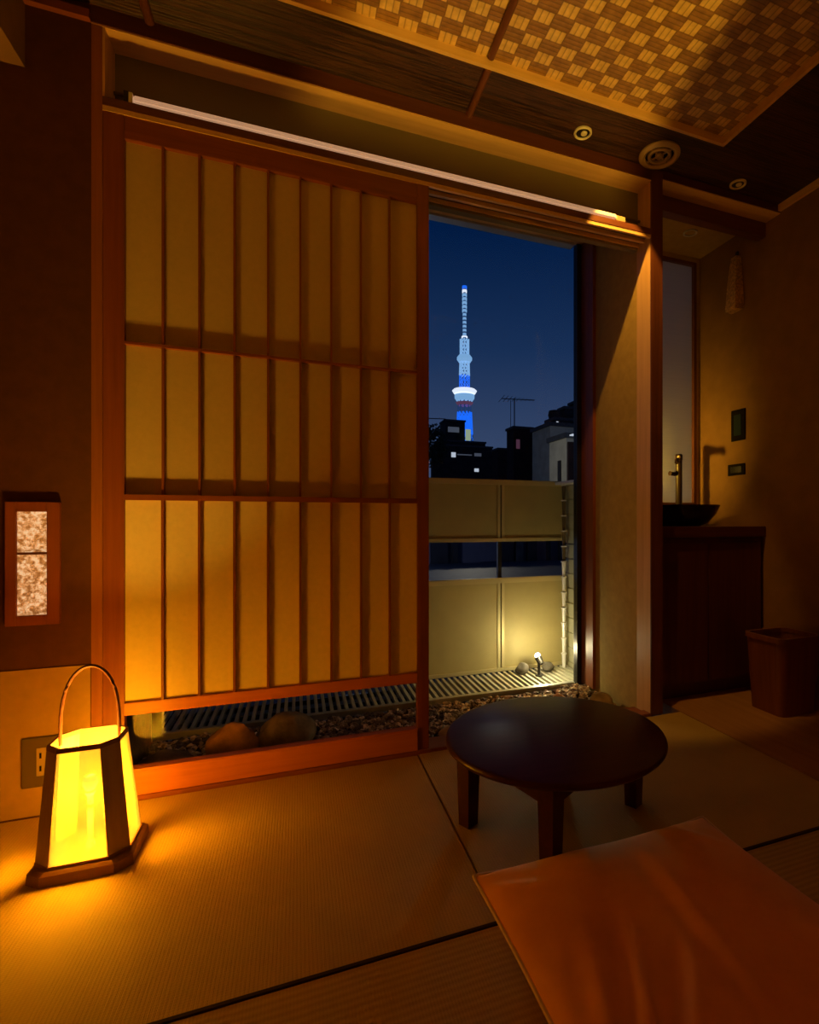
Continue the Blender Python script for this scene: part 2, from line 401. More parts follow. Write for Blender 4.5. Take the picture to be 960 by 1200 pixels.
# ================================================================== shoji
sh = thing('shoji_screen', 'tall sliding paper screen with cedar frame and a low glazed gap', 'paper screen', (-.05, .02, 0))
def part(m, n, mt, p, **k): return m.build(n, M[mt], p, **k)
part(B(-.559, -.504, .004, .034, .002, 2.133, bev=.0015), 'stile', 'cedar_z', sh)
part(B(.413, .457, .004, .034, .002, 2.133, bev=.0015), 'stile', 'cedar_z', sh)
part(B(-.504, .413, .006, .034, 2.061, 2.133, bev=.0015), 'top_rail', 'cedar_x', sh)
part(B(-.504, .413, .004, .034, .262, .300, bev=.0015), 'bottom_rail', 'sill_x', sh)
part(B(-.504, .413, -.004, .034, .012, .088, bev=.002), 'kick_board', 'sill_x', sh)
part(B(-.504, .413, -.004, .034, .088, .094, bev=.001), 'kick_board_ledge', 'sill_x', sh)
part(B(-.504, .413, .024, .028, .094, .262), 'glass_strip', 'glass', sh)
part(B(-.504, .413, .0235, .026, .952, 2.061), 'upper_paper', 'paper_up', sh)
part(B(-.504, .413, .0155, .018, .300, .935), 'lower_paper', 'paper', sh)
part(B(-.504, .413, .000, .034, .934, .952, bev=.001), 'middle_rail', 'cedar_x', sh)
part(B(-.504, .413, .006, .0235, 1.421, 1.430), 'crossbar', 'cedar_x', sh)
PIT = .917/9
for i in range(1, 9):
    x = -.504+i*PIT
    part(B(x-.0035, x+.0035, .008, .0235, .952, 2.061), 'lattice_bar', 'cedar_z', sh)
    part(B(x-.0035, x+.0035, .001, .0155, .300, .934), 'lattice_bar', 'cedar_z', sh)
# sill board below shoji, on track
struct(B(-.559, .46, -.010, .05, -.001, .012).build('trim_18', M['cedar_x']))

# long pale bar in the transom with a weak glow
M['strip'] = glow('glowing_strip_face', (1, .55, .30), .34, (.9, .85, .8))
br = thing('glowing_strip', 'long slim pale glowing strip along the recess above the paper screen', 'strip light', (.4, .01, 2.172))
part(B(-.482, 1.285, .004, .024, 2.182, 2.202, bev=.004), 'strip_face', 'strip', br)
part(B(-.505, -.492, .000, .028, 2.1722, 2.206), 'end_bracket', 'dark_metal', br)
part(B(-.492, -.482, .001, .027, 2.1722, 2.205), 'end_cap', 'white_metal', br)
part(B(1.285, 1.33, .004, .024, 2.1722, 2.198, bev=.003), 'end_bracket', 'tan_metal', br)
part(MB().tube([(-.552, .085, 2.245), (1.459, .085, 2.245)], .006, 8), 'hem_bar', 'plate', br)

# ================================================================== tatami
def mat_(x0, x1, y0, y1, label, key, edge=None, group='tatami mats'):
    t = thing('tatami_mat', label, 'tatami mat', ((x0+x1)/2, (y0+y1)/2, -.03), group)
    g = .0022
    part(B(x0+g, x1-g, y0+g, y1-g, -.03, 0, bev=.002), 'rush_cover', key, t)
    return t
t1 = mat_(XL, .411, -.905, -.012, 'golden rush mat under the glowing lantern, touching the paper screen', 'tatami')
t2 = mat_(.411, 1.617, -.905, -.004, 'dim rush mat beneath the low round table', 'tatami')
t3 = mat_(XL, .411, -1.80, -.905, 'ribbed rush mat nearest the viewer at lower left', 'tatami_x')
t4 = mat_(.411, 1.617, -1.80, -.905, 'ribbed rush mat beneath the orange floor cushion', 'tatami_x')
for t, x0, x1 in ((t1, XL, .411), (t2, .411, 1.617)):
    part(B(x0+.004, x1-.004, -.9045, -.897, -.02, .0012), 'edge_cloth', 'border', t)
mat_(XL, 1.617, -2.85, -1.80, 'rush mat behind the viewer', 'tatami_x'); mat_(XL, 1.617, YB, -2.85, 'rush mat along the back wall', 'tatami_x')

# ================================================================== low table
TX, TY = .702, -.57
tb = thing('low_round_table', 'low round dark lacquered table on the rush mat by the window opening', 'low table', (TX, TY, 0))
m = MB(); m.lathe(TX, TY, [(.001, .226), (.300, .226), (.312, .229), (.3195, .236), (.3205, .242), (.317, .248), (.309, .2505), (.001, .2505)], 96)
part(m, 'tabletop', 'lacquer', tb, smooth=True)
LEG = [(.452, -.517), (.577, -.800), (.953, -.603), (.827, -.325)]
for i, (x, y) in enumerate(LEG):
    a = math.atan2(.197, .376)
    rings = []
    for z, s_ in ((.0006, .019), (.06, .0205), (.226, .0245)):
        rings.append([(x+s_*(cx*math.cos(a)-cy*math.sin(a)), y+s_*(cx*math.sin(a)+cy*math.cos(a)), z) for cx, cy in ((-1,-1),(1,-1),(1,1),(-1,1))])
    part(MB().loft(rings), 'leg', 'lacquer', tb)
for i in range(4):
    a, b_ = Vector((*LEG[i], 0)), Vector((*LEG[(i+1) % 4], 0)); d = (b_-a).normalized(); n_ = Vector((-d.y, d.x, 0))*.010
    a2, b2 = a+d*.02, b_-d*.02; z0, z1 = .172, .226
    pts = lambda q, z: Vector((q.x, q.y, z))
    r0 = [pts(a2-n_, z0-.004), pts(a2+n_, z0-.004), pts(a2+n_, z1), pts(a2-n_, z1)]
    mid = (a2+b2)/2; r1 = [pts(mid-n_, z0+.012), pts(mid+n_, z0+.012), pts(mid+n_, z1), pts(mid-n_, z1)]
    r2 = [pts(b2-n_, z0-.004), pts(b2+n_, z0-.004), pts(b2+n_, z1), pts(b2-n_, z1)]
    part(MB().loft([r0, r1, r2]), 'apron', 'lacquer', tb)

# ================================================================== floor cushion
cu = thing('floor_cushion', 'square orange floor cushion with cream edge lying in the foreground', 'floor cushion', (.715, -1.14, 0))
def cushion():
    N = 56; cx, cy, hw, hd = .715, -1.135, .335, .34
    m = MB(); bm = m.bm
    def pos(u, v, top):
        # sides bow inwards between the drawn-out corners
        x = u*(1-.035*(1-v*v)); y = v*(1-.035*(1-u*u))
        e = (1-u**4)*(1-v**4)
        prof = max(0, e)**.55
        h = .056*prof if top else -.030*prof
        if top:
            h += .004*math.sin(3.1*u+2*v)*prof + .003*math.sin(7*u-4*v+1)*prof
            for (cu_, cv_, ang, L, wd, am) in ((-.62, -.45, 1.1, .45, .05, .010), (-.45, -.60, .9, .4, .05, .008), (-.75, -.25, 1.3, .3, .05, .006), (.6, .75, -.8, .3, .05, .005), (-.85, .72, -.5, .25, .05, .006), (.05, -.1, 1.45, .8, .06, .004)):
                du, dv = u-cu_, v-cv_; a = du*math.cos(ang)+dv*math.sin(ang); b = -du*math.sin(ang)+dv*math.cos(ang)
                h += 1.15*am*math.exp(-(a/L)**2-(b/wd)**2)*prof*1.0 - 1.1*am*math.exp(-(a/L)**2-((b-.1)/wd)**2)*prof
        return Vector((cx+x*hw, cy+y*hd, .034+h+.006*(abs(u*v))**3))
    T = [[bm.verts.new(pos(-1+2*i/N, -1+2*j/N, True)) for j in range(N+1)] for i in range(N+1)]
    Bt = [[T[i][j] if i in (0, N) or j in (0, N) else bm.verts.new(pos(-1+2*i/N, -1+2*j/N, False)) for j in range(N+1)] for i in range(N+1)]
    for i in range(N):
        for j in range(N):
            bm.faces.new((T[i][j], T[i+1][j], T[i+1][j+1], T[i][j+1])); bm.faces.new((Bt[i][j], Bt[i][j+1], Bt[i+1][j+1], Bt[i+1][j]))
    part(m, 'cushion_cover', 'cushion', cu, smooth=True)
    per = []
    for k in range(N): per.append((-1+2*k/N, 1))
    for k in range(N): per.append((1, 1-2*k/N))
    for k in range(N): per.append((1-2*k/N, -1))
    for k in range(N): per.append((-1, -1+2*k/N))
    pts = [pos(u*1.004, v*1.004, True) if abs(u) < .999 or abs(v) < .999 else pos(u, v, True) for u, v in per]
    pts = [Vector((p.real, 0, 0)) if isinstance(p, complex) else p for p in pts]
    pts.append(pts[0])
    part(MB().tube(pts, .0042, 6), 'piping', 'piping', cu, smooth=True)
def safe(x): return x
cushion()

# ================================================================== lantern
la = thing('floor_lantern', 'glowing tapered paper lantern with arched handle on the mat at left', 'lantern', (-.498, -.30, 0))
def octo(x0, x1, y0, y1, c, d, z): return [Vector(p) for p in ((x0+c, y0, z), (x1-c, y0, z), (x1, y0+d, z), (x1, y1-d, z), (x1-c, y1, z), (x0+c, y1, z), (x0, y1-d, z), (x0, y0+d, z))]
part(MB().loft([octo(-.606, -.388, -.402, -.196, .034, .028, 0), octo(-.604, -.390, -.400, -.198, .034, .028, .024), octo(-.598, -.396, -.394, -.204, .034, .028, .031)]), 'base', 'base_wood', la)
bo = octo(-.596, -.400, -.388, -.212, .038, .036, .031); to = octo(-.575, -.425, -.380, -.238, .032, .036, .312)
def shrink(l, c, k): return [Vector((c.x+(p.x-c.x)*k, c.y+(p.y-c.y)*k, p.z)) for p in l]
cc = Vector((-.499, -.304, 0)); bi, ti = shrink(bo, cc, .93), shrink(to, cc, .93)
for i in range(8):
    j = (i+1) % 8
    if i % 2:   # wooden corner boards
        part(MB().loft([[bo[i], bo[j], bi[j], bi[i]], [to[i], to[j], ti[j], ti[i]]]), 'corner_board', 'lantern_wood', la)
    else:
        bm_, tm_ = shrink(bo, cc, .985), shrink(to, cc, .985); b2_, t2_ = shrink(bo, cc, .965), shrink(to, cc, .965)
        part(MB().loft([[bm_[i], bm_[j], b2_[j], b2_[i]], [tm_[i], tm_[j], t2_[j], t2_[i]]]), 'paper_panel', 'lamp_paper', la)
m = MB()
ro, ri = shrink(to, cc, 1.01), shrink(to, cc, .93)
for i in range(8):
    j = (i+1) % 8; up = Vector((0,0,.004)); dn = Vector((0,0,-.007))
    m.loft([[ro[i]+dn, ri[i]+dn, ri[i]+up, ro[i]+up], [ro[j]+dn, ri[j]+dn, ri[j]+up, ro[j]+up]])
part(m, 'top_rim', 'base_wood', la)
m = MB(); bo2, bi2 = shrink(bo, cc, 1.01), shrink(bo, cc, .95)
for i in range(8):
    j = (i+1) % 8
    m.loft([[bo2[i], bi2[i], bi2[i]+Vector((0,0,.008)), bo2[i]+Vector((0,0,.008))], [bo2[j], bi2[j], bi2[j]+Vector((0,0,.008)), bo2[j]+Vector((0,0,.008))]])
part(m, 'bottom_rim', 'base_wood', la)
pts = []
for k in range(25):
    a = math.pi*k/24; pts.append((-.499-.062*math.cos(a)*(1+.10*math.sin(a)), -.305, .318+.178*math.sin(a)**.85 if 0 < k < 24 else .300))
part(MB().tube(pts, .0042, 8), 'handle', 'dark_x', la, smooth=True)
part(MB().lathe(-.499, -.304, [(.001, .031), (.012, .031), (.006, .05), (.006, .16), (.012, .172), (.001, .172)], 20), 'bulb_socket', 'white_metal', la)
m = MB(); m.lathe(-.499, -.304, [(.001, .172), (.010, .176), (.016, .190), (.016, .202), (.010, .213), (.001, .216)], 20)
bulb = part(m, 'bulb', 'lamp_floor', la, smooth=True)
lb = light('lantern_bulb_light', 'POINT', (-.499, -.304, .221), 1.2, (1, .55, .05), .01)
lg = light('lantern_glow_light', 'POINT', (-.499, -.304, .135), 92, (1, .50, .04), .074); lg.parent = la; lg.matrix_parent_inverse = Matrix.Translation(-Vector((-.498, -.30, 0)))
lb = lb; lb.parent = la; lb.matrix_parent_inverse = Matrix.Translation(-Vector((-.498, -.30, 0)))

# ================================================================== left wall: lit niche lamp, outlet
wl = thing('wall_light', 'small wood framed light with two crinkled glass panes on left wall', 'wall light', (-.72, 0, .745))
m = MB(); X0, X1, Z0, Z1 = -.788, -.660, .563, .925
m.box(X0, -.762, -.014, 0, Z0, Z1, bev=.0015); m.box(-.691, X1, -.014, 0, Z0, Z1, bev=.0015); m.box(-.762, -.691, -.014, 0, Z0, .592, bev=.0015); m.box(-.762, -.691, -.014, 0, .896, Z1, bev=.0015)
part(m, 'frame', 'cedar_z', wl)
part(B(-.762, -.691, -.010, 0, .770, .777), 'divider', 'dark_x', wl)
part(B(-.762, -.691, -.005, -.002, .777, .896), 'glass_pane', 'crinkle', wl)
part(B(-.762, -.691, -.005, -.002, .592, .770), 'glass_pane', 'crinkle', wl)
ou = thing('wall_outlet', 'brown power outlet plate low on wall behind the lantern', 'outlet', (-.70, 0, .16))
part(B(-.752, -.640, -.0095, -.0036, .085, .232, bev=.002), 'cover_plate', 'plate', ou)
part(B(-.716, -.676, -.0115, -.009, .118, .200, bev=.001), 'insert', 'tan_metal', ou)
for z in (.140, .178):
    m = MB()
    for x in (-.706, -.690): m.box(x-.0025, x+.0025, -.0122, -.0112, z-.008, z+.008)
    part(m, 'socket', 'plate_dark', ou)

# ================================================================== ceiling fixtures
def downlight(x, y, r, label):
    t = thing('ceiling_downlight', label, 'downlight', (x, y, 2.44), 'small round ceiling downlights')
    m = MB(); m.lathe(x, y, [(r*.74, 2.4395), (r*.74, 2.434), (r*.86, 2.430), (r, 2.434), (r, 2.4395)], 40, cap=False)
    part(m, 'ring', 'ring', t, smooth=True)
    m = MB(); m.lathe(x, y, [(.001, 2.438), (r*.5, 2.4375), (r*.72, 2.4365), (r*.74, 2.4395), (.001, 2.4395)], 32)
    part(m, 'reflector', 'dark_metal', t, smooth=True)
    m = MB(); m.lathe(x+r*.15, y, [(.001, 2.431), (r*.30, 2.432), (r*.36, 2.4345), (r*.36, 2.4375), (.001, 2.4375)], 24)
    part(m, 'lens', 'ring', t, smooth=True)
downlight(1.068, -.083, .037, 'small ring downlight in dark ceiling left of the large round fixture')
downlight(1.902, -.060, .037, 'small ring downlight in dark ceiling near the right wall')
bf = thing('round_ceiling_fixture', 'large tan round ceiling fixture with concentric rings above the post', 'ceiling fixture', (1.438, -.089, 2.44))
m = MB(); x, y = 1.438, -.089
m.lathe(x, y, [(.060, 2.4395), (.060, 2.430), (.070, 2.424), (.080, 2.426), (.087, 2.434), (.087, 2.4395)], 48, cap=False); part(m, 'outer_ring', 'tan_metal', bf, smooth=True)
m = MB(); m.lathe(x, y, [(.036, 2.4395), (.036, 2.428), (.044, 2.426), (.050, 2.431), (.050, 2.4395)], 40, cap=False); part(m, 'inner_ring', 'tan_metal', bf, smooth=True)
m = MB(); m.lathe(x, y, [(.001, 2.424), (.012, 2.424), (.018, 2.430), (.018, 2.4395), (.001, 2.4395)], 24); part(m, 'centre_knob', 'tan_metal', bf, smooth=True)
m = MB()
for k in range(4):
    a = k*math.pi/2+.4; m.box(.012, .062, -.003, .003, 2.431, 2.437, mat=Matrix.Translation((x, y, 0)) @ Matrix.Rotation(a, 4, 'Z'))
part(m, 'spokes', 'tan_metal', bf)
part(MB().lathe(x, y, [(.001, 2.4385), (.061, 2.4385), (.061, 2.4398), (.001, 2.4398)], 32), 'dark_disc', 'plate_dark', bf)

# ================================================================== vanity alcove
va = thing('vanity_cabinet', 'dark red-brown two-door vanity cabinet in the alcove beyond the post', 'cabinet', (1.88, .33, 0))
m = MB(); m.box(1.523, 2.232, .115, .56, .075, .785); m.box(1.523, 2.232, .16, .56, 0, .075)
part(m, 'body', 'vanity_z', va)
part(B(1.526, 1.868, .098, .114, .085, .760, bev=.0015), 'door', 'vanity_z', va)
part(B(1.874, 2.212, .098, .114, .085, .760, bev=.0015), 'door', 'vanity_z', va)
ct = tag(B(1.523, 2.233, .086, .565, .788, .840, bev=.002).build('countertop', M['vanity_x']), 'reddish wooden counter slab on the vanity cabinet', 'countertop')
bs = thing('vessel_sink', 'round black vessel sink standing on the vanity counter', 'sink', (1.88, .32, .84))
m = MB(); m.lathe(1.88, .32, [(.001, .8405), (.10, .8405), (.135, .855), (.180, .905), (.198, .945), (.200, .950), (.193, .950), (.175, .910), (.13, .868), (.001, .856)], 64)
part(m, 'bowl', 'black', bs, smooth=True)
part(MB().lathe(1.88, .32, [(.001, .857), (.018, .858), (.018, .862), (.001, .863)], 20), 'drain', 'chrome', bs, smooth=True)
fa = thing('sink_faucet', 'tall slim bronze tap rising behind the black sink', 'faucet', (2.03, .515, .84))
part(MB().lathe(2.03, .515, [(.001, .8405), (.026, .8405), (.026, .848), (.019, .852), (.019, 1.215), (.021, 1.22), (.021, 1.245), (.017, 1.250), (.001, 1.250)], 28), 'body', 'chrome', fa, smooth=True)
part(MB().tube([(2.025, .51, 1.215), (1.985, .47, 1.213), (1.955, .44, 1.205), (1.948, .433, 1.190)], [.012, .012, .012, .011], 14), 'spout', 'chrome', fa, smooth=True)
part(MB().tube([(2.03, .515, 1.135), (1.985, .515, 1.137), (1.965, .513, 1.139)], [.011, .011, .014], 12), 'lever', 'chrome', fa, smooth=True)
part(MB().lathe(2.005, .485, [(.001, 1.222), (.010, 1.224), (.010, 1.236), (.001, 1.238)], 14), 'highlight_cap', 'ring', fa, smooth=True)  # pale cap stands in for the highlight on the tap's head
sw = thing('wall_switch', 'tall dark switch panel on the right wall of the alcove', 'switch', (2.235, .27, 1.39))
part(B(2.228, 2.2355, .222, .322, 1.306, 1.476, bev=.002), 'cover_plate', 'plate_dark', sw)
part(B(2.2245, 2.229, .246, .298, 1.335, 1.448, bev=.001), 'rocker', 'switch_blue', sw)
so = thing('wall_socket', 'small dark horizontal socket plate below the tall switch panel', 'socket', (2.235, .285, 1.15))
part(B(2.228, 2.2355, .224, .346, 1.118, 1.180, bev=.002), 'cover_plate', 'plate_dark', so)
part(B(2.2255, 2.229, .245, .325, 1.132, 1.166, bev=.001), 'insert', 'black', so)
M['amber'] = plain('mottled_amber_glass', (.48, .28, .09), .3, 0, .6, 90, .6, .003)
wlp = thing('hanging_ornament', 'narrow mottled amber ornament hanging high on the alcove wall', 'ornament', (2.235, .28, 2.02))
rings = []
for z, hw, d in ((2.015, .044, .050), (2.03, .046, .052), (2.15, .040, .044), (2.25, .032, .034), (2.31, .024, .026)):
    rings.append([(2.2345, .28-hw, z), (2.2345-d, .28-hw*.8, z), (2.2345-d, .28+hw*.8, z), (2.2345, .28+hw, z)])
part(MB().loft(rings), 'amber_body', 'amber', wlp)
part(B(2.226, 2.2348, .272, .288, 2.31, 2.34), 'hook', 'dark_metal', wlp)
al = thing('ceiling_downlight', 'recessed downlight above the sink', 'downlight', (1.98, .36, 2.437))
part(MB().lathe(1.98, .36, [(.028, 2.437), (.028, 2.432), (.038, 2.432), (.038, 2.437)], 32, cap=False), 'ring', 'ring', al)

# slotted box added behind the viewer to cut the uplight into a wedge
ul = thing('added_uplight_box', 'added slotted wooden box that shapes the uplight behind the viewer', 'added lamp', (1.02, -2.27, 0))
part(MB().box(.66, .976, -2.178, -2.168, 0, 1.0).box(1.035, 1.38, -2.178, -2.168, 0, 1.0).box(.976, 1.035, -2.178, -2.168, 0, .381).box(.65, .66, -2.45, -2.168, 0, 1.0).box(1.38, 1.39, -2.45, -2.168, 0, 1.0).box(.65, 1.39, -2.46, -2.45, 0, 1.0).box(.65, 1.39, -2.46, -2.168, 1.0, 1.01), 'shade', 'dark_z', ul)
part(MB().lathe(1.02, -2.27, [(.001, 0), (.05, 0), (.05, .02), (.008, .03), (.008, .28), (.001, .28)], 20), 'stem', 'dark_metal', ul)
# bin
bn = thing('waste_bin', 'square tapered wooden waste bin on the floor by right wall', 'waste bin', (2.08, -.16, 0))
def rr(x0, x1, y0, y1, r, z, seg=6):
    o = []
    for cx, cy, a0 in ((x1-r, y0+r, -90), (x1-r, y1-r, 0), (x0+r, y1-r, 90), (x0+r, y0+r, 180)):
        for k in range(seg+1):
            a = R(a0+90*k/seg); o.append((cx+r*math.cos(a), cy+r*math.sin(a), z))
    return o
m = MB(); m.loft([rr(1.975, 2.185, -.240, -.055, .03, .0), rr(1.955, 2.215, -.255, -.040, .035, .345), rr(1.963, 2.207, -.247, -.048, .03, .345), rr(1.983, 2.177, -.232, -.063, .025, .012)])
part(m, 'bin_body', 'bin_wood', bn, smooth=True)
m = MB(); m.loft([rr(1.950, 2.219, -.260, -.035, .037, .328), rr(1.950, 2.219, -.260, -.035, .037, .349), rr(1.966, 2.203, -.244, -.051, .03, .349), rr(1.966, 2.203, -.244, -.051, .03, .328), rr(1.950, 2.219, -.260, -.035, .037, .328)], cap=False)
part(m, 'rim', 'bin_wood', bn, smooth=True)

# ================================================================== garden bed: gravel, rocks
def rock(name, label, loc, size, seed, mat, rot=0, flat=1, group=None, cat='rock'):
    rnd = random.Random(seed); t = bmesh.new(); bmesh.ops.create_icosphere(t, subdivisions=3, radius=1)
    pl = [(Vector((rnd.uniform(-1,1), rnd.uniform(-1,1), rnd.uniform(-.6,1))).normalized(), rnd.uniform(.62, .9)) for _ in range(9)]
    for v in t.verts:
        c = v.co.normalized()
        k = 1.0
        for n_, d in pl:
            dd = c.dot(n_)
            if dd > d: k = min(k, d/dd)
        v.co = c*k
    t.transform(Matrix.Translation(loc) @ Matrix.Rotation(rot, 4, 'Z') @ Matrix.Diagonal((*size, 1)))
    m = MB(); m.add(t); o = m.build(name, M[mat], smooth=True)
    return tag(o, label, cat, group)
rock('garden_rock', 'orange-brown angular rock in the bed seen under the paper screen', (-.235, .33, .010), (.095, .075, .085), 4, 'rock', .15)
rock('garden_rock', 'broad flat-topped grey-brown rock beside the orange-brown rock in the bed', (-.055, .36, .010), (.125, .085, .085), 16, 'rock_grey', .1)
rock('garden_rock', 'dark mossy stone at the left end of the garden bed', (-.46, .30, -.02), (.10, .07, .05), 9, 'rock_grey', .4)
rock('garden_rock', 'small pale tan stone on the gravel at far side of the gap', (.268, .16, -.02), (.030, .022, .022), 5, 'rock_tan')
rock('garden_rock', 'flat tan stone on gravel left of the round table', (.60, .22, -.022), (.075, .05, .022), 12, 'rock_tan', .3)
rock('garden_rock', 'dark heaped stone by the partition behind the table', (1.37, .30, -.02), (.075, .055, .045), 21, 'rock_grey')
rock('garden_rock', 'brown stone in the gravel behind the table top', (1.20, .40, -.02), (.06, .045, .035), 23, 'rock', .7)
def gravel():
    rnd = random.Random(3); m = MB()
    base = []
    for s_ in range(5):
        t = bmesh.new(); bmesh.ops.create_icosphere(t, subdivisions=1, radius=1)
        for v in t.verts: v.co *= rnd.uniform(.78, 1.15)
        me = bpy.data.meshes.new('p'); t.to_mesh(me); t.free(); base.append(me)
    vs, fs = [], []
    for k in range(3600):
        x = rnd.uniform(-.545, 1.445); y = rnd.uniform(.065, .585)
        if any(((x-a)/(c+.004))**2+((y-b)/(d+.004))**2 < 1 for a, b, c, d in ((-.235, .33, .10, .08), (-.055, .36, .13, .09), (-.46, .30, .105, .075), (.268, .16, .03, .022), (.60, .22, .075, .05), (1.37, .30, .075, .055), (1.20, .40, .06, .045))): continue
        s_ = rnd.uniform(.009, .019)
        heap = .018*max(0, 1-abs(x-1.36)/.14)
        z = -.042+heap+rnd.uniform(0, .012)
        mt = Matrix.Translation((x, y, z)) @ Matrix.Rotation(rnd.uniform(0, 6.28), 4, 'Z') @ Matrix.Rotation(rnd.uniform(-.6, .6), 4, 'X') @ Matrix.Diagonal((s_, s_*rnd.uniform(.6, 1), s_*rnd.uniform(.5, .8), 1))
        me = base[k % 5]; o = len(vs)
        vs += [mt @ v.co for v in me.vertices]; fs += [tuple(i+o for i in p.vertices) for p in me.polygons]
    me = bpy.data.meshes.new('gravel'); me.from_pydata([tuple(v) for v in vs], [], fs); me.materials.append(M['gravel'])
    o = bpy.data.objects.new('gravel', me); C.objects.link(o); tag(o, 'loose mixed pebbles filling the narrow bed inside the window', 'gravel'); o['kind'] = 'stuff'
gravel()

# ================================================================== balcony
struct(B(-1.0, 1.66, WY+.05, 1.06, -.14, -.10).build('floor_balcony', M['pit']))
dg = thing('deck_grating', 'pale metal slatted grating on the balcony floor outside window', 'grating', (.4, .84, -.05))
m = MB(); x = -.72
while x < 1.56: m.box(x, x+.015, .648, 1.030, -.060, -.040); x += .0345
part(m, 'slats', 'grate', dg)
for k in range(3): part(B(-.7, 1.55, .70+k*.14, .712+k*.14, -.085, -.060), 'bearer', 'dark_metal', dg)
def fence_panels(z0, z1, label):
    t = thing('balcony_parapet', label, 'parapet', (.4, 1.06, z0))
    part(B(-1.0, 1.66, 1.05, 1.075, z1-.032, z1, bev=.002), 'top_rail', 'parapet_rail', t)
    part(B(-1.0, 1.66, 1.05, 1.075, z0, z0+.022, bev=.002), 'bottom_rail', 'parapet_rail', t)
    for a, b_ in ((-1.0, -.772), (-.764, .185), (.193, 1.137), (1.145, 1.66)):
        part(B(a, b_, 1.058, 1.068, z0+.022, z1-.032), 'panel', 'parapet', t)
        for e0 in (a, b_-.018): part(B(e0, e0+.018, 1.053, 1.058, z0+.022, z1-.032), 'edge_strip', 'parapet_rail', t)
fence_panels(-.045, .522, 'lower yellowish metal parapet panels rising from the grating')
fence_panels(.742, 1.118, 'upper yellowish metal parapet panels above the open gap')
for x in (-.768, .189, 1.141):
    tag(B(x-.012, x+.012, 1.076, 1.10, -.10, 1.10).build('fence_post', M['dark_metal']), {-.768: 'hidden dark post at the far left of parapet', .189: 'dark post behind the parapet, hidden by the screen', 1.141: 'slim dark post behind the joint of the parapet panels'}[x], 'post')
# block wall at the right end of balcony
m = MB(); z = -.10
while z < 1.07:
    m.box(1.575, 1.66, .655, 1.045, z, z+.086, bev=.002); z += .092
m.box(1.582, 1.655, .66, 1.04, -.10, 1.09)
bw = thing('block_wall', 'low pale block wall closing the right end of balcony', 'wall', (1.61, .85, -.1))
part(m, 'blocks', 'block', bw)
part(B(1.50, 1.67, .655, 1.047, 1.094, 1.110, bev=.002), 'coping', 'white_metal', bw)
# rain chain
rc = thing('rain_chain', 'segmented vertical rain chain hanging from the coping near the spotlight', 'rain chain', (1.535, 1.0, -.1))
z = 1.094; k = 0
cx, cy = 1.532, .985
part(MB().tube([(cx, cy, 1.094), (cx, cy, -.05)], .0035, 6), 'chain_rod', 'dark_metal', rc)
while z > -.02:
    z0 = z-.094
    part(MB().lathe(cx, cy, [(.001, z0), (.009, z0), (.0125, z0+.078), (.0135, z0+.084), (.001, z0+.084)], 14), 'cup', 'white_metal' if z < .62 else 'plate', rc, smooth=True)  # lower cups painted pale for the spotlight's reach, upper ones left dark
    part(MB().lathe(cx, cy, [(.001, z-.008), (.018, z-.008), (.018, z-.002), (.001, z-.002)], 14), 'collar', 'white_metal', rc)
    z -= .095
# garden spotlight
gs = thing('garden_spotlight', 'small dazzling spotlight standing at foot of the parapet', 'spotlight', (1.31, .87, -.04))
part(MB().lathe(1.31, .87, [(.001, -.0398), (.022, -.0398), (.022, -.034), (.008, -.032), (.008, .035), (.001, .035)], 20), 'stem', 'dark_metal', gs, smooth=True)
part(MB().tube([(1.318, .852, .032), (1.308, .880, .066)], [.016, .022], 18), 'head', 'dark_metal', gs, smooth=True)
M['spot_glow'] = glow('spotlight_lens', (1, .93, .75), 60)
m = MB(); t_ = bmesh.new(); bmesh.ops.create_uvsphere(t_, u_segments=16, v_segments=10, radius=.016, matrix=Matrix.Translation((1.307, .882, .074))); m.add(t_)
part(m, 'lens', 'spot_glow', gs, smooth=True)
gl = light('garden_spot_light', 'POINT', (1.305, .80, .12), 3.6, (1, .87, .48), .012); gl.parent = gs; gl.matrix_parent_inverse = Matrix.Translation(-Vector((1.31, .87, -.04)))
rock('balcony_stone', 'dark round stone left of the spotlight foot', (1.225, .93, -.004), (.045, .035, .036), 31, 'rock_balcony', group=None)
rock('balcony_stone', 'dark round stone right of the spotlight foot', (1.395, .93, -.006), (.04, .035, .034), 33, 'rock_balcony')

# ================================================================== the town outside
F_, CX_, HY_ = 628., 600., 610.
sA, cA = math.sin(YAW), math.cos(YAW)
def at(px, py, Y):           # a photo point at real depth Y (metres beyond the facade) -> world
    u = (px-CX_)/F_; wv = (HY_-py)/F_
    rx, ry = sA+u*cA, cA-u*sA; t = (Y-CAMY)/ry
    return Vector((rx*t, Y, CAMZ+wv*t))
GZ = -9.0
struct(B(-400, 900, 3, 2500, GZ-1, GZ).build('ground', M['asphalt']))
def ratio(px):
    u = (px-CX_)/F_; return (sA+u*cA)/(cA-u*sA)
def side_block(mb, pxs, pxn, pxr, py, Y):      # near left corner at pxn, its left wall receding to pxs, front wall to pxr
    a = at(pxn, py, Y); b_ = at(pxr, py, Y); Y2 = a.x/ratio(pxs)+CAMY
    mb.box(a.x, b_.x, Y, Y2, GZ, a.z); return a, b_, Y2
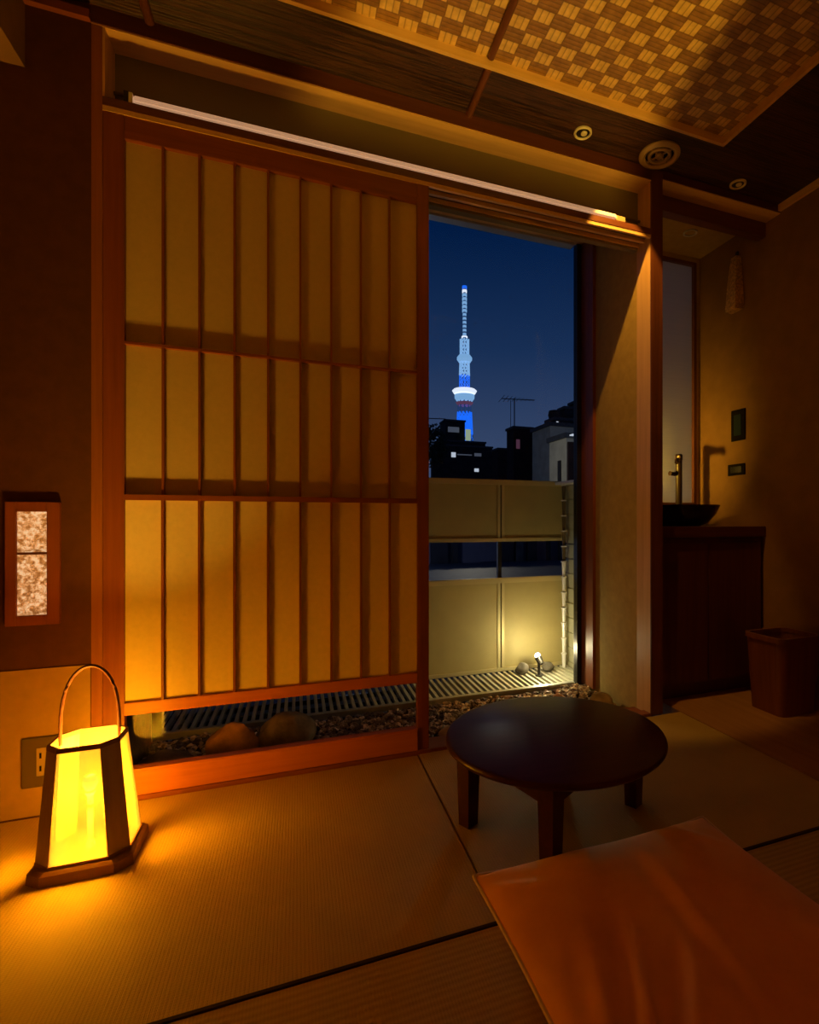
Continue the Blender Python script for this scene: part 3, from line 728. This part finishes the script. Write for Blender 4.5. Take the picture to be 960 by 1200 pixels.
def blob(name, label, parts, mat, cat='building', wins=(), group=None):
    a = at(parts[0][1], parts[0][3], parts[0][4])
    t = thing(name, label, cat, (a.x, parts[0][4], GZ), group)
    for k, (pxs, pxn, pxr, py, Y) in enumerate(parts):
        m = MB(); p, q, Y2 = side_block(m, pxs, pxn, pxr, py, Y); part(m, 'wing' if k else 'main_block', mat, t)
        part(MB().box(p.x-.1, q.x+.1, Y-.1, Y2+.1, p.z, p.z+.2), 'roof_edge', 'roof', t)
    for (px0, px1, py0, py1, Y, col) in wins:
        p, q = at(px0, py0, Y), at(px1, py1, Y)
        part(B(p.x, q.x, Y-.08, Y-.002, q.z, p.z), 'window', col, t)
    return t
M['win_white'] = glow('lit_window_white', (.75, .85, 1), .55)
M['win_green'] = glow('lit_window_green', (.55, .72, .45), .42)
M['win_dim'] = glow('lit_window_dim', (.30, .34, .42), .12)
M['win_pink'] = glow('lit_window_red', (.5, .12, .2), .10)
b1 = blob('apartment_building', 'dark stepped apartment block under the lit tower with a green stairwell', [(505, 511, 577, 522, 58), (512, 517, 569, 517, 59.5), (516, 522, 545, 493, 61)], 'dark_bld',
     wins=((545.5, 551.5, 503, 516.5, 60, 'win_green'), (529, 534, 530, 536, 58, 'win_white'), (536, 553, 532, 534, 58, 'win_dim'), (556, 561, 549, 553, 58, 'win_white'), (556, 564, 531, 535, 58, 'win_dim'), (525, 538, 500, 507, 61, 'win_dim')))
b2 = blob('apartment_building', 'dark brown house block carrying the rooftop aerial', [(594, 602, 624, 502, 40)], 'brown_bld', wins=((605, 609, 515, 526, 40, 'win_pink'),))
blob('house', 'low dark house between the two taller dark blocks', [(577, 584, 600, 527, 48)], 'brown_bld')
b3 = blob('concrete_building', 'pale grey concrete building right of the aerial block', [(624, 645, 700, 499, 24)], 'concrete')
p = at(638, 515, 26)
b4 = blob('garage_building', 'lower pale wall building with dark front below tiered block', [(644, 664, 700, 513, 17)], 'concrete')
p, q = at(665, 515, 17), at(700, 515, 17); part(B(p.x, q.x, 16.9, 16.998, GZ, p.z-.1), 'dark_front', 'brown_bld', b4)
p = at(664, 513, 17)
for pxa, pxb in ((655, 658),):
    ya, yb = p.x/ratio(pxa)+CAMY, p.x/ratio(pxb)+CAMY; part(B(p.x-.06, p.x-.002, yb, ya, GZ, at(656, 540, 17.6).z), 'doorway', 'dark_bld', b4)
p, q = at(666, 510, 17), at(676, 512, 17); part(B(p.x, q.x, 16.6, 16.88, q.z, p.z), 'roof_lamp', 'win_white', b4)
blob('tiered_building', 'dark tiered block with roof tank at the right edge of window view', [(640, 650, 720, 492, 33), (655, 662, 720, 479, 34.5), (667, 673, 720, 473, 36)], 'dark_bld',
     wins=((652, 654, 494, 499, 33, 'win_white'),))
p = at(655, 486, 33); p.z = at(650, 492, 33).z+.2
tag(MB().lathe(p.x, 33.7, [(.01, p.z+.002), (.42, p.z+.002), (.48, p.z+.3), (.42, p.z+.6), (.01, p.z+.7)], 16).build('water_tank', M['dark_bld']), 'small round tank at the left corner of tiered block', 'water tank')
# aerial
p = at(606, 503, 41); p.z = at(602, 502, 40).z+.2
an = thing('roof_aerial', 'television aerial with long horizontal boom on the brown block', 'aerial', p)
top = at(603, 468, 41); p.x = top.x
part(MB().tube([(top.x, 41, p.z), (top.x, 41, top.z+.1)], .05, 6), 'mast', 'dark_bld', an)
part(MB().tube([(top.x-.35, 41, p.z), (top.x-.35, 41, top.z-.1)], .025, 6), 'stay', 'dark_bld', an)
l, r_ = at(588, 467, 41), at(626, 469, 41)
part(MB().tube([(l.x, 41, l.z), (r_.x, 41, r_.z)], .04, 6), 'boom', 'dark_bld', an)
m = MB()
for k in range(9):
    f = k/8; x = l.x+(r_.x-l.x)*f; z = l.z+(r_.z-l.z)*f; hh = .42*(1-f)+.12
    m.tube([(x, 41-hh*1.3, z+hh*.25), (x, 41+hh*1.3, z-hh*.25)], .022, 5)
part(m, 'elements', 'dark_bld', an)
# house seen through the slot under the parapet
hs = thing('neighbour_house', 'blue-grey neighbouring house seen through the slot between parapet panels', 'house', (*at(590, 650, 9).xy, GZ))
a, b_ = at(500, 600, 9), at(700, 600, 9)
part(B(a.x-1, b_.x, 9, 12, GZ, a.z-.35), 'wall', 'grey_bld', hs)
for x0, x1, mt in ((505, 524, 'dark_bld'), (530, 536, 'dark_bld'), (588, 600, 'dark_bld'), (604, 612, 'roof'), (618, 628, 'dark_bld'), (641, 644, 'dark_bld'), (655, 682, 'dark_bld')):
    p, q = at(x0, 600, 8.95), at(x1, 690, 8.95); part(B(p.x, q.x, 8.88, 9.0, q.z-.6, a.z-.36), 'shutter', mt, hs)
p, q = at(568, 659, 8.7), at(588, 662, 8.7); part(B(p.x, q.x, 8.4, 8.9, q.z, p.z), 'balcony_ledge', 'roof', hs)
rf = at(500, 672, 6.5)
tag(B(rf.x-3, rf.x+8, 4.5, 8.3, GZ, rf.z).build('flat_roof', M['roof']), 'dark flat roof just below the slot in parapet', 'roof')
# tree left
def tree():
    rnd = random.Random(11); p = at(507, 510, 50); t = thing('tree', 'dark leafy tree at left edge of window view', 'tree', (p.x, 50, GZ))
    part(MB().tube([(p.x, 50, GZ), (p.x+.2, 50, p.z-1.5)], [.3, .15], 8), 'trunk', 'dark_bld', t)
    vs, fs = [], []
    for k in range(900):
        d = Vector((rnd.gauss(0, 1), rnd.gauss(0, 1), rnd.gauss(0, 1))).normalized()*rnd.uniform(.5, 1)
        c = Vector((p.x+d.x*1.6, 50+d.y*1.6, p.z-1.0+d.z*2.2)); a1 = Vector((rnd.uniform(-1,1), rnd.uniform(-1,1), rnd.uniform(-1,1))).normalized()*.2; a2 = a1.orthogonal().normalized()*.14
        o = len(vs); vs += [c-a1, c+a2, c+a1, c-a2]; fs.append((o, o+1, o+2, o+3))
    me = bpy.data.meshes.new('foliage'); me.from_pydata([tuple(v) for v in vs], [], fs); me.materials.append(M['leaf'])
    o = bpy.data.objects.new('foliage', me); C.objects.link(o); o.parent = t; o.matrix_parent_inverse = Matrix.Translation(-Vector((p.x, 50, GZ)))
tree()
# ---- broadcast tower (634 m)
TYD = 1290.
tp = at(544.5, 337, TYD); tx = tp.x; TOPZ = tp.z
sc = (TOPZ-GZ)/634.
tw = thing('broadcast_tower', 'tall slender lattice tower lit blue and white on the skyline', 'tower', (tx, TYD, GZ))
M['t_blue'] = glow('tower_blue_light', (.01, .15, 1.0), .9, (.1, .1, .2))
M['t_cyan'] = glow('tower_pale_light', (.28, .58, 1.0), .62, (.3, .3, .4))
M['t_white'] = glow('tower_white_light', (.80, .88, 1.0), .95, (.5, .5, .5))
M['t_dark'] = glow('tower_dim_light', (.03, .09, .30), .35, (.05, .06, .1))
M['t_red'] = glow('tower_red_light', (.3, .08, .14), .25)
def tz(h): return GZ+h*sc
def shaft(h0, h1, r0, r1, name, mt, seg=12, bays=6, wd=1.2):
    m = MB(); P = lambda i, h, r: (tx+r*math.cos(2*math.pi*i/seg), TYD+r*math.sin(2*math.pi*i/seg), tz(h))
    for b0 in range(bays):
        f0, f1 = b0/bays, (b0+1)/bays; ha, hb = h0+(h1-h0)*f0, h0+(h1-h0)*f1; ra, rb = r0+(r1-r0)*f0, r0+(r1-r0)*f1
        for i in range(seg):
            m.tube([P(i, ha, ra), P(i+1 if b0 % 2 else i-1, hb, rb)], wd, 4); m.tube([P(i, ha, ra), P(i, hb, rb)], wd, 4)
    part(m, name, mt, tw)
def disc(prof, name, mt): part(MB().lathe(tx, TYD, [(r, tz(h)) for r, h in prof], 32), name, mt, tw, smooth=False)
shaft(0, 240, 33, 21, 'lattice_shaft', 't_dark', 12, 8, 1.5)
disc([(.1, 100), (16, 100), (12, 290), (.1, 290)], 'core', 't_blue')
shaft(225, 300, 21, 17.5, 'lattice_shaft', 't_blue', 12, 5, 1.8)
shaft(300, 345, 17, 16, 'lattice_shaft', 't_dark', 10, 3, 1.2)
disc([(.1, 318), (17, 318), (22, 326), (.1, 326)], 'deck_underside', 't_red')
disc([(.1, 330), (20, 330), (25, 338), (25, 346), (.1, 346)], 'lower_deck', 't_cyan')
disc([(.1, 350), (27, 350), (31, 357), (27, 361), (.1, 361)], 'lower_deck_ring', 't_white')
shaft(361, 400, 13, 13, 'lattice_shaft', 't_blue', 10, 3, 1.0)
shaft(398, 432, 13, 12, 'lattice_shaft', 't_cyan', 10, 4, 1.5)
disc([(.1, 434), (15, 434), (19, 440), (19, 446), (14, 453), (.1, 453)], 'upper_deck', 't_cyan')
shaft(455, 495, 11, 11, 'lattice_shaft', 't_cyan', 10, 4, 1.6)
disc([(.1, 440), (5, 440), (3.5, 634), (.1, 634)], 'mast', 't_dark')
h = 505
while h < 634:
    hh = 6.5; rr_ = 4.5 if h < 560 else 6
    disc([(.1, h), (rr_, h), (rr_, h+hh), (.1, h+hh)], 'mast_light', 't_cyan' if h < 612 else 't_blue' if h > 625 else 't_white'); h += 10.5
disc([(.1, 500), (7.5, 500), (7.5, 503), (.1, 503)], 'mast_base', 't_white')
# overhead cable
p, q = at(495, 490, 30), at(522, 491, 30)
uc = thing('utility_line', 'thin dark overhead cable crossing left part of window view', 'cable', (p.x-6, 30, GZ))
part(MB().tube([(p.x-6, 30, p.z+.3), (p.x, 30, p.z), (q.x, 30, q.z), (q.x+3.4, 57.0, q.z+1.0)], .03, 5), 'cable', 'dark_bld', uc)
part(MB().tube([(p.x-6, 30, GZ), (p.x-6, 30, p.z+.8)], .15, 10), 'pole', 'dark_bld', uc)
for o in S.objects:
    if '_o' in o: del o['_o']
